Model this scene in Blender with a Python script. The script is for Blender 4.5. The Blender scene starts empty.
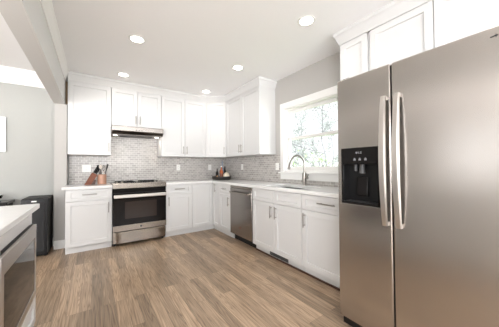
import bpy, bmesh, math, random
from math import pi, sin, cos, radians
from mathutils import Vector, Matrix

random.seed(7)
SC = bpy.context.scene
COL = SC.collection

# ------------------------------------------------------------------ camera
H_CAM = 1.1633
yaw, pitch, roll, f_px = 0.6066, 0.0162, -0.007, 226.5
cam_d = bpy.data.cameras.new('camera')
cam = bpy.data.objects.new('camera', cam_d)
COL.objects.link(cam)
F = Vector((sin(yaw) * cos(pitch), cos(yaw) * cos(pitch), sin(pitch)))
R0 = Vector((cos(yaw), -sin(yaw), 0))
U0 = R0.cross(F)
R1 = R0 * cos(roll) + U0 * sin(roll)
U1 = -R0 * sin(roll) + U0 * cos(roll)
m = Matrix((R1, U1, -F)).transposed().to_4x4()
m.translation = Vector((0, 0, H_CAM))
cam.matrix_world = m
cam_d.sensor_width = 36
cam_d.lens = f_px * 36 / 499
cam_d.clip_start = 0.02
SC.camera = cam

# ------------------------------------------------------------------ world, exposure, daylight
SC.view_settings.view_transform = 'Standard'
SC.view_settings.look = 'None'
SC.view_settings.gamma = 1.0
SC.view_settings.use_curve_mapping = False
SC.view_settings.exposure = 0.86

wd = bpy.data.worlds.new('sky')
SC.world = wd
wd.use_nodes = True
nt = wd.node_tree
bg = nt.nodes['Background']
bg.inputs[1].default_value = 5.0
# overcast white sky above, brighter lower half added to lift light onto the ceiling
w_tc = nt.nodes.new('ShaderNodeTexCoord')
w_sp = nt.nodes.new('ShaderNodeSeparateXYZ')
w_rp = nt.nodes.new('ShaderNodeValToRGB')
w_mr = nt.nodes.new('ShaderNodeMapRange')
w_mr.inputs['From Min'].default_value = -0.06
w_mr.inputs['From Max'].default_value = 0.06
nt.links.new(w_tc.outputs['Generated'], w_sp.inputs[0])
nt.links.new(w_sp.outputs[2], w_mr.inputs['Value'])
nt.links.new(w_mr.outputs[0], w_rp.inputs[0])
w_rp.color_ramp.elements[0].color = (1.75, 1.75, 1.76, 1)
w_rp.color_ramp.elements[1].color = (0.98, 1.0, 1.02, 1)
# the sky is brightest behind the house (away from the sink window)
w_my = nt.nodes.new('ShaderNodeMapRange')
w_my.inputs['From Min'].default_value = -0.55
w_my.inputs['From Max'].default_value = 0.25
w_my.inputs['To Min'].default_value = 1.1
w_my.inputs['To Max'].default_value = 0.16
nt.links.new(w_sp.outputs[1], w_my.inputs['Value'])
w_sc = nt.nodes.new('ShaderNodeVectorMath')
w_sc.operation = 'SCALE'
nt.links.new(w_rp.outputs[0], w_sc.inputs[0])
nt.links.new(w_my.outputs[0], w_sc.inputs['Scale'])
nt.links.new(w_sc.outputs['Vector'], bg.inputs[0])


def area(name, loc, direction, sx, sy, power, col=(1, 1, 1)):
    d = bpy.data.lights.new(name, 'AREA')
    d.shape = 'RECTANGLE'
    d.size, d.size_y = sx, sy
    d.energy = power
    d.color = col
    o = bpy.data.objects.new(name, d)
    COL.objects.link(o)
    o.location = loc
    o.rotation_euler = Vector(direction).to_track_quat('-Z', 'Z').to_euler()
    return o


# daylight coming in through unseen, added windows behind and to the left of the camera
for args in (('portal_rear', (-2.3, -2.59, 1.21), (0, 1, 0), 3.2, 2.38), ('portal_rear_window', (.9, -2.59, 1.7), (0, 1, 0), 2.6, 1.4), ('portal_left', (-4.19, 1.35, 1.5), (1, 0, 0), 1.0, 1.2), ('portal_side_window', (-4.19, -.95, 1.7), (1, 0, 0), 2.5, 1.4),
             ('portal_sink', (2.63, 2.08, 1.575), (-1, 0, 0), 1.04, .98)):
    area(*args, 1.0).data.cycles.is_portal = True
CAN_FILL_POWER = 3.5

# ------------------------------------------------------------------ materials
MATS = {}


def principled(name, col, rough=0.5, metal=0.0, spec=0.5, coat=0.0):
    mt = bpy.data.materials.new(name)
    mt.use_nodes = True
    b = mt.node_tree.nodes['Principled BSDF']
    b.inputs['Base Color'].default_value = (*col, 1)
    b.inputs['Roughness'].default_value = rough
    b.inputs['Metallic'].default_value = metal
    b.inputs['Specular IOR Level'].default_value = spec
    b.inputs['Coat Weight'].default_value = coat
    MATS[name] = mt
    return mt


def N(mt, typ, **kw):
    n = mt.node_tree.nodes.new(typ)
    for k, v in kw.items():
        setattr(n, k, v)
    return n


def L(mt, a, b):
    mt.node_tree.links.new(a, b)


def noise_paint(name, col, rough, amt=0.02, scale=6, bump=0.0, **kw):
    mt = principled(name, col, rough, **kw)
    b = mt.node_tree.nodes['Principled BSDF']
    tc = N(mt, 'ShaderNodeTexCoord')
    nz = N(mt, 'ShaderNodeTexNoise')
    nz.inputs['Scale'].default_value = scale
    nz.inputs['Detail'].default_value = 4
    L(mt, tc.outputs['Object'], nz.inputs['Vector'])
    mr = N(mt, 'ShaderNodeMapRange')
    mr.inputs['To Min'].default_value = 1 - amt
    mr.inputs['To Max'].default_value = 1 + amt
    L(mt, nz.outputs['Fac'], mr.inputs['Value'])
    mx = N(mt, 'ShaderNodeVectorMath', operation='SCALE')
    mx.inputs[0].default_value = col
    L(mt, mr.outputs['Result'], mx.inputs['Scale'])
    L(mt, mx.outputs['Vector'], b.inputs['Base Color'])
    if bump:
        bp = N(mt, 'ShaderNodeBump')
        bp.inputs['Strength'].default_value = bump
        bp.inputs['Distance'].default_value = 0.002
        L(mt, nz.outputs['Fac'], bp.inputs['Height'])
        L(mt, bp.outputs['Normal'], b.inputs['Normal'])
    return mt


noise_paint('wall_paint', (0.48, 0.464, 0.442), 0.7, 0.015, 30, 0.05)
noise_paint('dining_paint', (0.425, 0.427, 0.405), 0.7, 0.015, 30, 0.05)
noise_paint('beam_paint', (0.66, 0.655, 0.64), 0.7, 0.015, 30, 0.05)
noise_paint('ceiling_paint', (0.93, 0.925, 0.925), 0.8, 0.01, 40, 0.05)
noise_paint('trim_white', (0.86, 0.85, 0.83), 0.4, 0.01, 10)
noise_paint('cabinet_white', (0.67, 0.667, 0.662), 0.35, 0.008, 8)
noise_paint('quartz', (0.78, 0.775, 0.765), 0.18, 0.03, 25)
noise_paint('gap_brown', (0.22, 0.15, 0.09), 0.7, 0.2, 14)
principled('nickel', (0.36, 0.34, 0.315), 0.28, 1.0)
principled('chrome', (0.78, 0.78, 0.78), 0.1, 1.0)
principled('black_plastic', (0.008, 0.008, 0.0085), 0.3, 0.0, 0.3)
principled('black_gloss', (0.010, 0.009, 0.009), 0.06, 0.0, 0.18, 0.0)
principled('dark_grey', (0.06, 0.06, 0.062), 0.45)
principled('black_matte', (0.010, 0.010, 0.010), 0.5, 0.0, 0.25)
principled('grey_glass', (0.035, 0.036, 0.038), 0.10, 0.0, 0.35)
principled('oven_window', (0.03, 0.022, 0.019), 0.08, 0.0, 0.3)
principled('mirror_glass', (0.020, 0.014, 0.011), 0.05, 0.0, 0.08)
principled('plastic_white', (0.85, 0.84, 0.81), 0.35)
principled('icon_grey', (0.22, 0.225, 0.24), 0.4)
principled('icon_dark', (0.05, 0.05, 0.055), 0.4)
principled('badge_red', (0.30, 0.05, 0.03), 0.3)
noise_paint('copper_wood', (0.17, 0.045, 0.014), 0.5, 0.35, 40)
noise_paint('dark_wood', (0.07, 0.03, 0.018), 0.45, 0.3, 40)
noise_paint('pink_copper', (0.46, 0.25, 0.17), 0.35, 0.12, 20)
principled('amber', (0.42, 0.10, 0.03), 0.12, 0.0, 0.6)
principled('cream', (0.78, 0.70, 0.56), 0.35)
principled('blue_grey', (0.20, 0.24, 0.30), 0.12, 0.0, 0.6)
noise_paint('tan_food', (0.55, 0.33, 0.17), 0.5, 0.2, 30)
principled('dark_wicker', (0.02, 0.016, 0.014), 0.55)
principled('paper', (0.86, 0.87, 0.87), 0.25)
principled('frame_grey', (0.55, 0.55, 0.54), 0.35, 0.6)
noise_paint('bark', (0.17, 0.17, 0.18), 0.9, 0.3, 20)
noise_paint('leaf', (0.24, 0.34, 0.14), 0.6, 0.35, 3)
noise_paint('leaf_grey', (0.19, 0.21, 0.20), 0.6, 0.35, 3)
noise_paint('lawn', (0.16, 0.24, 0.08), 0.9, 0.3, 4)
noise_paint('siding', (0.75, 0.76, 0.76), 0.8, 0.05, 2)


def brushed(name, col, rough, axis):
    """brushed stainless: fine streaks along one axis drive roughness and a faint bump"""
    mt = principled(name, col, rough, 1.0)
    b = mt.node_tree.nodes['Principled BSDF']
    tc = N(mt, 'ShaderNodeTexCoord')
    mp = N(mt, 'ShaderNodeMapping')
    sc = [160, 160, 160]
    sc[axis] = 2.5
    mp.inputs['Scale'].default_value = sc
    nz = N(mt, 'ShaderNodeTexNoise')
    nz.inputs['Scale'].default_value = 1.0
    nz.inputs['Detail'].default_value = 3
    L(mt, tc.outputs['Object'], mp.inputs['Vector'])
    L(mt, mp.outputs['Vector'], nz.inputs['Vector'])
    mr = N(mt, 'ShaderNodeMapRange')
    mr.inputs['To Min'].default_value = rough - 0.012
    mr.inputs['To Max'].default_value = rough + 0.012
    L(mt, nz.outputs['Fac'], mr.inputs['Value'])
    L(mt, mr.outputs['Result'], b.inputs['Roughness'])
    return mt


brushed('stainless', (0.33, 0.305, 0.285), 0.27, 0)
brushed('handle_steel', (0.60, 0.57, 0.54), 0.36, 2)
principled('sink_shade_steel', (0.17, 0.165, 0.16), 0.35, 1.0)  # steel darkened to carry the shade inside the basin
brushed('shaded_steel', (0.13, 0.11, 0.095), 0.3, 0)  # stainless darkened for the dim reflection under the hood lip
brushed('fridge_steel', (0.50, 0.47, 0.445), 0.24, 0)
brushed('satin_steel', (0.34, 0.305, 0.27), 0.24, 0)


def glass_mat():
    mt = bpy.data.materials.new('clear_glass')
    mt.use_nodes = True
    t = mt.node_tree
    t.nodes.clear()
    out = N(mt, 'ShaderNodeOutputMaterial')
    mix = N(mt, 'ShaderNodeMixShader')
    tr = N(mt, 'ShaderNodeBsdfTransparent')
    gl = N(mt, 'ShaderNodeBsdfGlossy')
    gl.inputs['Roughness'].default_value = 0.02
    tr.inputs['Color'].default_value = (0.97, 0.98, 0.98, 1)
    lw = N(mt, 'ShaderNodeLayerWeight')
    lw.inputs['Blend'].default_value = 0.5
    pw = N(mt, 'ShaderNodeMath', operation='POWER')
    pw.inputs[1].default_value = 5.0
    ma = N(mt, 'ShaderNodeMath', operation='MULTIPLY_ADD')
    ma.inputs[1].default_value = 0.92
    ma.inputs[2].default_value = 0.04
    L(mt, lw.outputs['Facing'], pw.inputs[0])
    L(mt, pw.outputs[0], ma.inputs[0])
    L(mt, ma.outputs[0], mix.inputs[0])
    L(mt, tr.outputs[0], mix.inputs[1])
    L(mt, gl.outputs[0], mix.inputs[2])
    L(mt, mix.outputs[0], out.inputs[0])
    MATS['clear_glass'] = mt


glass_mat()


def emis(name, col, strength):
    mt = principled(name, (0.9, 0.9, 0.9), 0.4)
    b = mt.node_tree.nodes['Principled BSDF']
    b.inputs['Emission Color'].default_value = (*col, 1)
    b.inputs['Emission Strength'].default_value = strength


emis('lamp_lens', (1.0, 0.95, 0.86), 9.0)
emis('hood_lens', (1.0, 0.93, 0.80), 5.0)


def tile_mat(name, axis):
    mt = principled(name, (0.5, 0.5, 0.5), 0.25)
    b = mt.node_tree.nodes['Principled BSDF']
    g = N(mt, 'ShaderNodeNewGeometry')
    sp = N(mt, 'ShaderNodeSeparateXYZ')
    cb = N(mt, 'ShaderNodeCombineXYZ')
    L(mt, g.outputs['Position'], sp.inputs[0])
    L(mt, sp.outputs[axis], cb.inputs[0])
    L(mt, sp.outputs[2], cb.inputs[1])
    br = N(mt, 'ShaderNodeTexBrick')
    br.offset = 0.5
    br.inputs['Scale'].default_value = 1.0
    br.inputs['Brick Width'].default_value = 0.072
    br.inputs['Row Height'].default_value = 0.036
    br.inputs['Mortar Size'].default_value = 0.0026
    br.inputs['Mortar Smooth'].default_value = 0.2
    br.inputs['Bias'].default_value = 0.0
    br.inputs['Color1'].default_value = (0.36, 0.335, 0.315, 1)
    br.inputs['Color2'].default_value = (0.51, 0.48, 0.455, 1)
    br.inputs['Mortar'].default_value = (0.72, 0.70, 0.67, 1)
    L(mt, cb.outputs[0], br.inputs['Vector'])
    nz = N(mt, 'ShaderNodeTexNoise')
    nz.inputs['Scale'].default_value = 25
    nz.inputs['Detail'].default_value = 3
    L(mt, g.outputs['Position'], nz.inputs['Vector'])
    mr = N(mt, 'ShaderNodeMapRange')
    mr.inputs['To Min'].default_value = 0.82
    mr.inputs['To Max'].default_value = 1.18
    L(mt, nz.outputs['Fac'], mr.inputs['Value'])
    mx = N(mt, 'ShaderNodeVectorMath', operation='SCALE')
    L(mt, br.outputs['Color'], mx.inputs[0])
    L(mt, mr.outputs['Result'], mx.inputs['Scale'])
    L(mt, mx.outputs['Vector'], b.inputs['Base Color'])
    bp = N(mt, 'ShaderNodeBump')
    bp.invert = True
    bp.inputs['Strength'].default_value = 0.4
    bp.inputs['Distance'].default_value = 0.002
    L(mt, br.outputs['Fac'], bp.inputs['Height'])
    L(mt, bp.outputs['Normal'], b.inputs['Normal'])


tile_mat('tile_back', 0)
tile_mat('tile_right', 1)


def floor_mat():
    mt = principled('oak_floor', (0.4, 0.27, 0.17), 0.34)
    b = mt.node_tree.nodes['Principled BSDF']
    g = N(mt, 'ShaderNodeNewGeometry')
    sp = N(mt, 'ShaderNodeSeparateXYZ')
    cb = N(mt, 'ShaderNodeCombineXYZ')
    L(mt, g.outputs['Position'], sp.inputs[0])
    L(mt, sp.outputs[1], cb.inputs[0])
    L(mt, sp.outputs[0], cb.inputs[1])
    br = N(mt, 'ShaderNodeTexBrick')
    br.offset = 0.37
    br.offset_frequency = 3
    br.inputs['Scale'].default_value = 1.0
    br.inputs['Brick Width'].default_value = 1.15
    br.inputs['Row Height'].default_value = 0.083
    br.inputs['Mortar Size'].default_value = 0.0012
    br.inputs['Color1'].default_value = (0, 0, 0, 1)
    br.inputs['Color2'].default_value = (1, 1, 1, 1)
    br.inputs['Mortar'].default_value = (0.5, 0.5, 0.5, 1)
    L(mt, cb.outputs[0], br.inputs['Vector'])
    # offset the grain of every board by its own random value
    off = N(mt, 'ShaderNodeVectorMath', operation='MULTIPLY_ADD')
    off.inputs[1].default_value = (7.0, 3.0, 11.0)
    L(mt, br.outputs['Color'], off.inputs[0])
    L(mt, g.outputs['Position'], off.inputs[2])
    mp = N(mt, 'ShaderNodeMapping')
    mp.inputs['Scale'].default_value = (15.0, 0.55, 1.0)
    L(mt, off.outputs[0], mp.inputs['Vector'])
    wv = N(mt, 'ShaderNodeTexNoise')
    wv.inputs['Scale'].default_value = 1.3
    wv.inputs['Detail'].default_value = 1.5
    wv.inputs['Distortion'].default_value = 0.4
    L(mt, mp.outputs[0], wv.inputs['Vector'])
    # contour rings of the noise make the cathedral figure
    mul = N(mt, 'ShaderNodeMath', operation='MULTIPLY')
    mul.inputs[1].default_value = 15.0
    L(mt, wv.outputs['Fac'], mul.inputs[0])
    fr = N(mt, 'ShaderNodeMath', operation='PINGPONG')
    fr.inputs[1].default_value = 0.5
    L(mt, mul.outputs[0], fr.inputs[0])
    fine = N(mt, 'ShaderNodeTexNoise')
    fine.inputs['Scale'].default_value = 1.0
    fine.inputs['Detail'].default_value = 5
    mp2 = N(mt, 'ShaderNodeMapping')
    mp2.inputs['Scale'].default_value = (90, 4.0, 1)
    L(mt, off.outputs[0], mp2.inputs['Vector'])
    L(mt, mp2.outputs[0], fine.inputs['Vector'])
    ramp = N(mt, 'ShaderNodeValToRGB')
    e = ramp.color_ramp.elements
    e[0].position, e[0].color = 0.0, (0.235, 0.158, 0.098, 1)
    e[1].position, e[1].color = 0.5, (0.43, 0.312, 0.212, 1)
    x = ramp.color_ramp.elements.new(0.16)
    x.color = (0.36, 0.254, 0.169, 1)
    L(mt, fr.outputs[0], ramp.inputs[0])
    tone = N(mt, 'ShaderNodeMapRange')
    tone.inputs['To Min'].default_value = 0.72
    tone.inputs['To Max'].default_value = 1.38
    L(mt, br.outputs['Color'], tone.inputs['Value'])
    ft = N(mt, 'ShaderNodeMapRange')
    ft.inputs['From Min'].default_value = 0.25
    ft.inputs['From Max'].default_value = 0.75
    ft.inputs['To Min'].default_value = 0.62
    ft.inputs['To Max'].default_value = 1.2
    L(mt, fine.outputs['Fac'], ft.inputs['Value'])
    mm = N(mt, 'ShaderNodeMath', operation='MULTIPLY')
    L(mt, tone.outputs[0], mm.inputs[0])
    L(mt, ft.outputs[0], mm.inputs[1])
    seam = N(mt, 'ShaderNodeMapRange')
    seam.inputs['To Min'].default_value = 1.0
    seam.inputs['To Max'].default_value = 0.5
    L(mt, br.outputs['Fac'], seam.inputs['Value'])
    mm2 = N(mt, 'ShaderNodeMath', operation='MULTIPLY')
    L(mt, mm.outputs[0], mm2.inputs[0])
    L(mt, seam.outputs[0], mm2.inputs[1])
    sc = N(mt, 'ShaderNodeVectorMath', operation='SCALE')
    L(mt, ramp.outputs[0], sc.inputs[0])
    L(mt, mm2.outputs[0], sc.inputs['Scale'])
    L(mt, sc.outputs['Vector'], b.inputs['Base Color'])
    bp = N(mt, 'ShaderNodeBump')
    bp.inputs['Strength'].default_value = 0.12
    bp.inputs['Distance'].default_value = 0.001
    L(mt, fine.outputs['Fac'], bp.inputs['Height'])
    L(mt, bp.outputs['Normal'], b.inputs['Normal'])


floor_mat()


# ------------------------------------------------------------------ mesh helpers
class MB:
    def __init__(self):
        self.v, self.f = [], []

    def add(self, vs, fs, mat=None):
        n = len(self.v)
        for p in vs:
            p = Vector(p)
            self.v.append(mat @ p if mat else p)
        self.f += [tuple(i + n for i in q) for q in fs]
        return self

    def box(self, x0, x1, y0, y1, z0, z1, mat=None):
        x0, x1 = min(x0, x1), max(x0, x1)
        y0, y1 = min(y0, y1), max(y0, y1)
        z0, z1 = min(z0, z1), max(z0, z1)
        vs = [(x, y, z) for z in (z0, z1) for y in (y0, y1) for x in (x0, x1)]
        fs = [(0, 2, 3, 1), (4, 5, 7, 6), (0, 1, 5, 4), (2, 6, 7, 3), (0, 4, 6, 2), (1, 3, 7, 5)]
        return self.add(vs, fs, mat)

    def prism(self, poly, a0, a1, axis=2, mat=None):
        """poly of 2D points swept along an axis; axis 2: (x,y)->z, 0: (y,z)->x, 1: (x,z)->y"""
        def P(p, a):
            return [(a, p[0], p[1]), (p[0], a, p[1]), (p[0], p[1], a)][axis]
        n = len(poly)
        vs = [P(p, a0) for p in poly] + [P(p, a1) for p in poly]
        fs = [tuple(range(n))[::-1], tuple(range(n, 2 * n))]
        fs += [(i, (i + 1) % n, n + (i + 1) % n, n + i) for i in range(n)]
        return self.add(vs, fs, mat)

    def tube(self, pts, r, seg=10, cap=True, mat=None):
        pts = [Vector(p) for p in pts]
        rs = r if isinstance(r, (list, tuple)) else [r] * len(pts)
        vs, fs = [], []
        t0 = (pts[1] - pts[0]).normalized()
        ref = Vector((0, 0, 1)) if abs(t0.z) < 0.9 else Vector((1, 0, 0))
        nrm = t0.cross(ref).normalized()
        for i, p in enumerate(pts):
            t = (pts[min(i + 1, len(pts) - 1)] - pts[max(i - 1, 0)]).normalized()
            nrm = (nrm - t * nrm.dot(t)).normalized()
            bn = t.cross(nrm)
            for k in range(seg):
                a = 2 * pi * k / seg
                vs.append(p + (nrm * cos(a) + bn * sin(a)) * rs[i])
        for i in range(len(pts) - 1):
            for k in range(seg):
                k2 = (k + 1) % seg
                fs.append((i * seg + k, i * seg + k2, (i + 1) * seg + k2, (i + 1) * seg + k))
        if cap:
            fs.append(tuple(range(seg))[::-1])
            fs.append(tuple(range((len(pts) - 1) * seg, len(pts) * seg)))
        return self.add(vs, fs, mat)

    def lathe(self, prof, c=(0, 0, 0), seg=24, mat=None, closed=False):
        vs, fs = [], []
        for r, z in prof:
            for k in range(seg):
                a = 2 * pi * k / seg
                vs.append((c[0] + r * cos(a), c[1] + r * sin(a), c[2] + z))
        n = len(prof)
        for i in range(n if closed else n - 1):
            j = (i + 1) % n
            for k in range(seg):
                k2 = (k + 1) % seg
                fs.append((i * seg + k, i * seg + k2, j * seg + k2, j * seg + k))
        if not closed:
            if prof[0][0] > 1e-6:
                fs.append(tuple(range(seg))[::-1])
            if prof[-1][0] > 1e-6:
                fs.append(tuple(range((n - 1) * seg, n * seg)))
        return self.add(vs, fs, mat)

    def cells(self, us, vs_, filled, w0, w1, axes=(0, 1, 2), mat=None):
        """slab made of grid cells (u,v), thickness w0..w1, holes where filled(i,j) is False"""
        nu, nv = len(us) - 1, len(vs_) - 1
        F_ = lambda i, j: 0 <= i < nu and 0 <= j < nv and filled(i, j)
        idx, V_, Q = {}, [], []

        def vert(i, j, k):
            key = (i, j, k)
            if key not in idx:
                p = [0, 0, 0]
                p[axes[0]], p[axes[1]], p[axes[2]] = us[i], vs_[j], (w0, w1)[k]
                idx[key] = len(V_)
                V_.append(p)
            return idx[key]
        for i in range(nu):
            for j in range(nv):
                if not F_(i, j):
                    continue
                for k in (0, 1):
                    Q.append((vert(i, j, k), vert(i + 1, j, k), vert(i + 1, j + 1, k), vert(i, j + 1, k)))
                for (di, dj, a, b_) in ((-1, 0, (i, j), (i, j + 1)), (1, 0, (i + 1, j), (i + 1, j + 1)),
                                        (0, -1, (i, j), (i + 1, j)), (0, 1, (i, j + 1), (i + 1, j + 1))):
                    if not F_(i + di, j + dj):
                        Q.append((vert(*a, 0), vert(*b_, 0), vert(*b_, 1), vert(*a, 1)))
        return self.add(V_, Q, mat)

    def sweep(self, path, prof, mat=None):
        """moulding: profile of (outward, z) along a plan path, outward = right-hand side, mitred"""
        path = [Vector((p[0], p[1])) for p in path]
        n, k = len(path), len(prof)
        vs, fs = [], []
        for i, p in enumerate(path):
            d0 = (p - path[i - 1]).normalized() if i > 0 else None
            d1 = (path[i + 1] - p).normalized() if i < n - 1 else None
            n0 = Vector((d0.y, -d0.x)) if d0 else None
            n1 = Vector((d1.y, -d1.x)) if d1 else None
            if n0 is None:
                mm = n1
            elif n1 is None:
                mm = n0
            else:
                mm = (n0 + n1)
                mm = mm / mm.length
                mm = mm / max(0.2, mm.dot(n0))
            for o, z in prof:
                q = p + mm * o
                vs.append((q.x, q.y, z))
        for i in range(n - 1):
            for j in range(k):
                j2 = (j + 1) % k
                fs.append((i * k + j, i * k + j2, (i + 1) * k + j2, (i + 1) * k + j))
        fs.append(tuple(range(k)))
        fs.append(tuple(range((n - 1) * k, n * k))[::-1])
        return self.add(vs, fs, mat)

    def build(self, name, mat, parent=None, bevel=0.0, smooth=False, seg=2):
        vs = self.v
        off = Vector((0, 0, 0))
        if parent is None:
            lo = Vector([min(p[i] for p in vs) for i in range(3)])
            hi = Vector([max(p[i] for p in vs) for i in range(3)])
            off = Vector(((lo.x + hi.x) / 2, (lo.y + hi.y) / 2, lo.z))
        me = bpy.data.meshes.new(name)
        me.from_pydata([tuple(p - off) for p in vs], [], self.f)
        bm = bmesh.new()
        bm.from_mesh(me)
        bmesh.ops.recalc_face_normals(bm, faces=bm.faces)
        bm.to_mesh(me)
        bm.free()
        me.materials.append(MATS[mat])
        o = bpy.data.objects.new(name, me)
        COL.objects.link(o)
        o.location = off
        if parent is not None:
            o.parent = parent
        if bevel:
            md = o.modifiers.new('bevel', 'BEVEL')
            md.width = bevel
            md.segments = seg
            md.limit_method = 'ANGLE'
            md.angle_limit = radians(35)
        if smooth or bevel:
            for p in me.polygons:
                p.use_smooth = True
            me.set_sharp_from_angle(angle=radians(38))
        return o


def tag(o, label, cat=None, group=None):
    o['label'] = label
    if cat:
        o['category'] = cat
    if group:
        o['group'] = group
    return o


def struct(o, label=None, cat=None):
    o['kind'] = 'structure'
    if label:
        o['label'] = label
    if cat:
        o['category'] = cat
    return o


def thing(name, label, cat, loc=(0, 0, 0), rz=0.0, group=None):
    o = bpy.data.objects.new(name, None)
    COL.objects.link(o)
    o.location = loc
    o.rotation_euler = (0, 0, rz)
    o.empty_display_size = 0.1
    return tag(o, label, cat, group)


def copy_thing(root, loc, label, rz=None):
    r = root.copy()
    COL.objects.link(r)
    r.location = loc
    if rz is not None:
        r.rotation_euler = (0, 0, rz)
    r['label'] = label
    for ch in list(root.children):
        c = ch.copy()
        COL.objects.link(c)
        c.parent = r
        for g in ch.children:
            d = g.copy()
            COL.objects.link(d)
            d.parent = c
    return r


# ------------------------------------------------------------------ key dimensions (metres)
W = 2.475        # right wall
YB = 4.51        # back wall
CEIL = 2.568
YF = 3.89        # face of the base cabinets on the back run
XF = 1.8536      # face of the base cabinets on the right run
YU = 4.177       # face of the wall cabinets, back run
XU = 2.1455      # face of the wall cabinets, right run
ZU = 1.368       # underside of the wall cabinets
ZD = 2.44        # top of the wall cabinet doors
XL = -4.2
YR = -2.6

# ------------------------------------------------------------------ room shell
o = MB().box(XL - .12, W + .12, YR - .12, YB + .12, -0.10, 0.0).build('floor', 'oak_floor')
struct(o, 'brown oak plank floor', 'floor')
o = MB().box(XL - .12, W + .12, YR - .12, YB + .12, CEIL, CEIL + .12).build('ceiling', 'ceiling_paint')
struct(o, 'flat pale ceiling', 'ceiling')
o = MB().box(XL - .12, W + .12, YB, YB + .12, 0, CEIL).build('wall_back', 'dining_paint')
struct(o, 'grey painted wall behind the range and the dining area', 'wall')
WY0, WY1, WZ0, WZ1 = 1.56, 2.60, 1.085, 2.065      # kitchen window opening
o = MB().cells([YR - .12, WY0, WY1, YB], [0, WZ0, WZ1, CEIL], lambda i, j: not (i == 1 and j == 1),
               W, W + .14, (1, 2, 0)).build('wall_right', 'wall_paint')
struct(o, 'grey painted wall with the window over the sink', 'wall')
o = MB().cells([YR, -2.2, .3, .85, 1.85, YB], [0, .9, 1.0, 2.1, 2.4, CEIL], lambda i, j: not ((i == 3 and j in (1, 2)) or (i == 1 and j in (2, 3))),
               XL - .12, XL, (1, 2, 0)).build('wall_left', 'wall_paint')
struct(o)
o = MB().cells([XL - .12, -3.9, -.7, -.4, 2.2, W], [0, .02, 1.0, 2.4, CEIL], lambda i, j: not ((i == 1 and j in (1, 2)) or (i == 3 and j == 2)),
               YR - .12, YR, (0, 2, 1)).build('wall_rear', 'wall_paint')
struct(o)
# stub of wall under the beam
o = MB().box(-.452, -.312, 4.29, YB - .001, 0, 2.109).build('wall_stub', 'wall_paint')
struct(o, 'narrow stub of grey wall under the end of the beam', 'wall')
o = MB().box(-.461, -.33, YR + .001, YB - .001, 2.11, CEIL - .001).build('trim_1', 'beam_paint')
struct(o, 'boxed beam crossing the ceiling between kitchen and dining area', 'beam')
o = MB().sweep([(-.33, YR + .01), (-.33, 4.28)],
               [(0, 2.43), (.008, 2.43), (.010, 2.455), (.018, 2.47), (.034, 2.515), (.040, 2.535), (.046, 2.54),
                (.046, CEIL - .001), (0, CEIL - .001)]).build('trim_2', 'trim_white', smooth=True)
struct(o, 'crown moulding along the ceiling beam', 'moulding')
o = MB().sweep([(XL + .01, YB), (-.463, YB)],
               [(0, 2.362), (.012, 2.362), (.014, 2.40), (.03, 2.42), (.034, 2.445), (.06, 2.50), (.085, 2.525), (.09, 2.54),
                (.09, CEIL - .001), (0, CEIL - .001)]).build('trim_3', 'trim_white', smooth=True)
struct(o, 'white crown moulding over the dining wall', 'moulding')
o = MB().box(-.452, -.312, 4.272, 4.289, 0, .125).build('baseboard_stub', 'trim_white', bevel=.004)
struct(o, 'white baseboard on the stub wall', 'baseboard')
o = MB().box(XL, -.455, YB - .017, YB - .001, 0, .125).build('baseboard_back', 'trim_white', bevel=.004)
struct(o, 'white baseboard on the dining wall', 'baseboard')

# mosaic tile backsplashes
o = MB().cells([-.296, .243, 1.003, W - .001], [.9145, 1.3675, 1.739], lambda i, j: j == 0 or i == 1,
               YB - .009, YB - .001, (0, 2, 1)).build('wall_backsplash', 'tile_back')
struct(o, 'grey brick pattern mosaic tile behind the range', 'backsplash')
o = MB().cells([1.04, 2.69, YB - .010], [.9145, .973, 1.3675], lambda i, j: j == 0 or i == 1,
               W - .009, W - .001, (1, 2, 0)).build('wall_backsplash_right', 'tile_right')
struct(o, 'grey brick pattern mosaic tile beside the window', 'backsplash')

# kitchen window
win = bpy.data.objects.new('window_1', None)
COL.objects.link(win)
win.location = (W, (WY0 + WY1) / 2, WZ0)
struct(win, 'white double-hung window over the sink', 'window')
wl = Matrix.Translation(-win.location)
b = MB()
x0 = W - .022
b.cells([1.47, WY0 + .004, WY1 - .004, 2.676], [WZ0 + .003, WZ1 - .005, 2.158], lambda i, j: not (i == 1 and j == 0),
        x0, W - .001, (1, 2, 0), mat=wl)
b.build('casing', 'trim_white', win, bevel=.003)
b = MB().box(W - .055, W + .05, 1.45, 2.692, WZ0 - .022, WZ0 + .002, mat=wl)
b.build('window_sill', 'trim_white', win, bevel=.004)
b = MB().box(W - .022, W - .0095, 1.47, 2.676, .975, WZ0 - .0225, mat=wl)
b.build('apron', 'trim_white', win, bevel=.003)
b = MB()
j = .018
b.cells([WY0, WY0 + j, WY1 - j, WY1], [WZ0 + .003, WZ0 + .02, WZ1 - j, WZ1], lambda i, k: not (i == 1 and k == 1),
        W + .001, W + .135, (1, 2, 0), mat=wl)
b.build('window_frame', 'trim_white', win)
zm = 1.60


def sash(z0, z1, xa, xb, top, bot):
    fr = MB().cells([WY0 + j + .001, WY0 + j + .038, WY1 - j - .038, WY1 - j - .001],
                    [z0, z0 + bot, z1 - top, z1], lambda i, k: not (i == 1 and k == 1), xa, xb, (1, 2, 0), mat=wl)
    s = fr.build('sash', 'trim_white', win, bevel=.003)
    p = MB().box((xa + xb) / 2 - .002, (xa + xb) / 2 + .002, WY0 + j + .039, WY1 - j - .039,
                 z0 + bot + .001, z1 - top - .001, mat=wl)
    p.build('pane', 'clear_glass', s)


sash(WZ0 + .021, zm + .02, W + .045, W + .078, .04, .06)
sash(zm - .02, WZ1 - j - .001, W + .08, W + .112, .045, .04)

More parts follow.
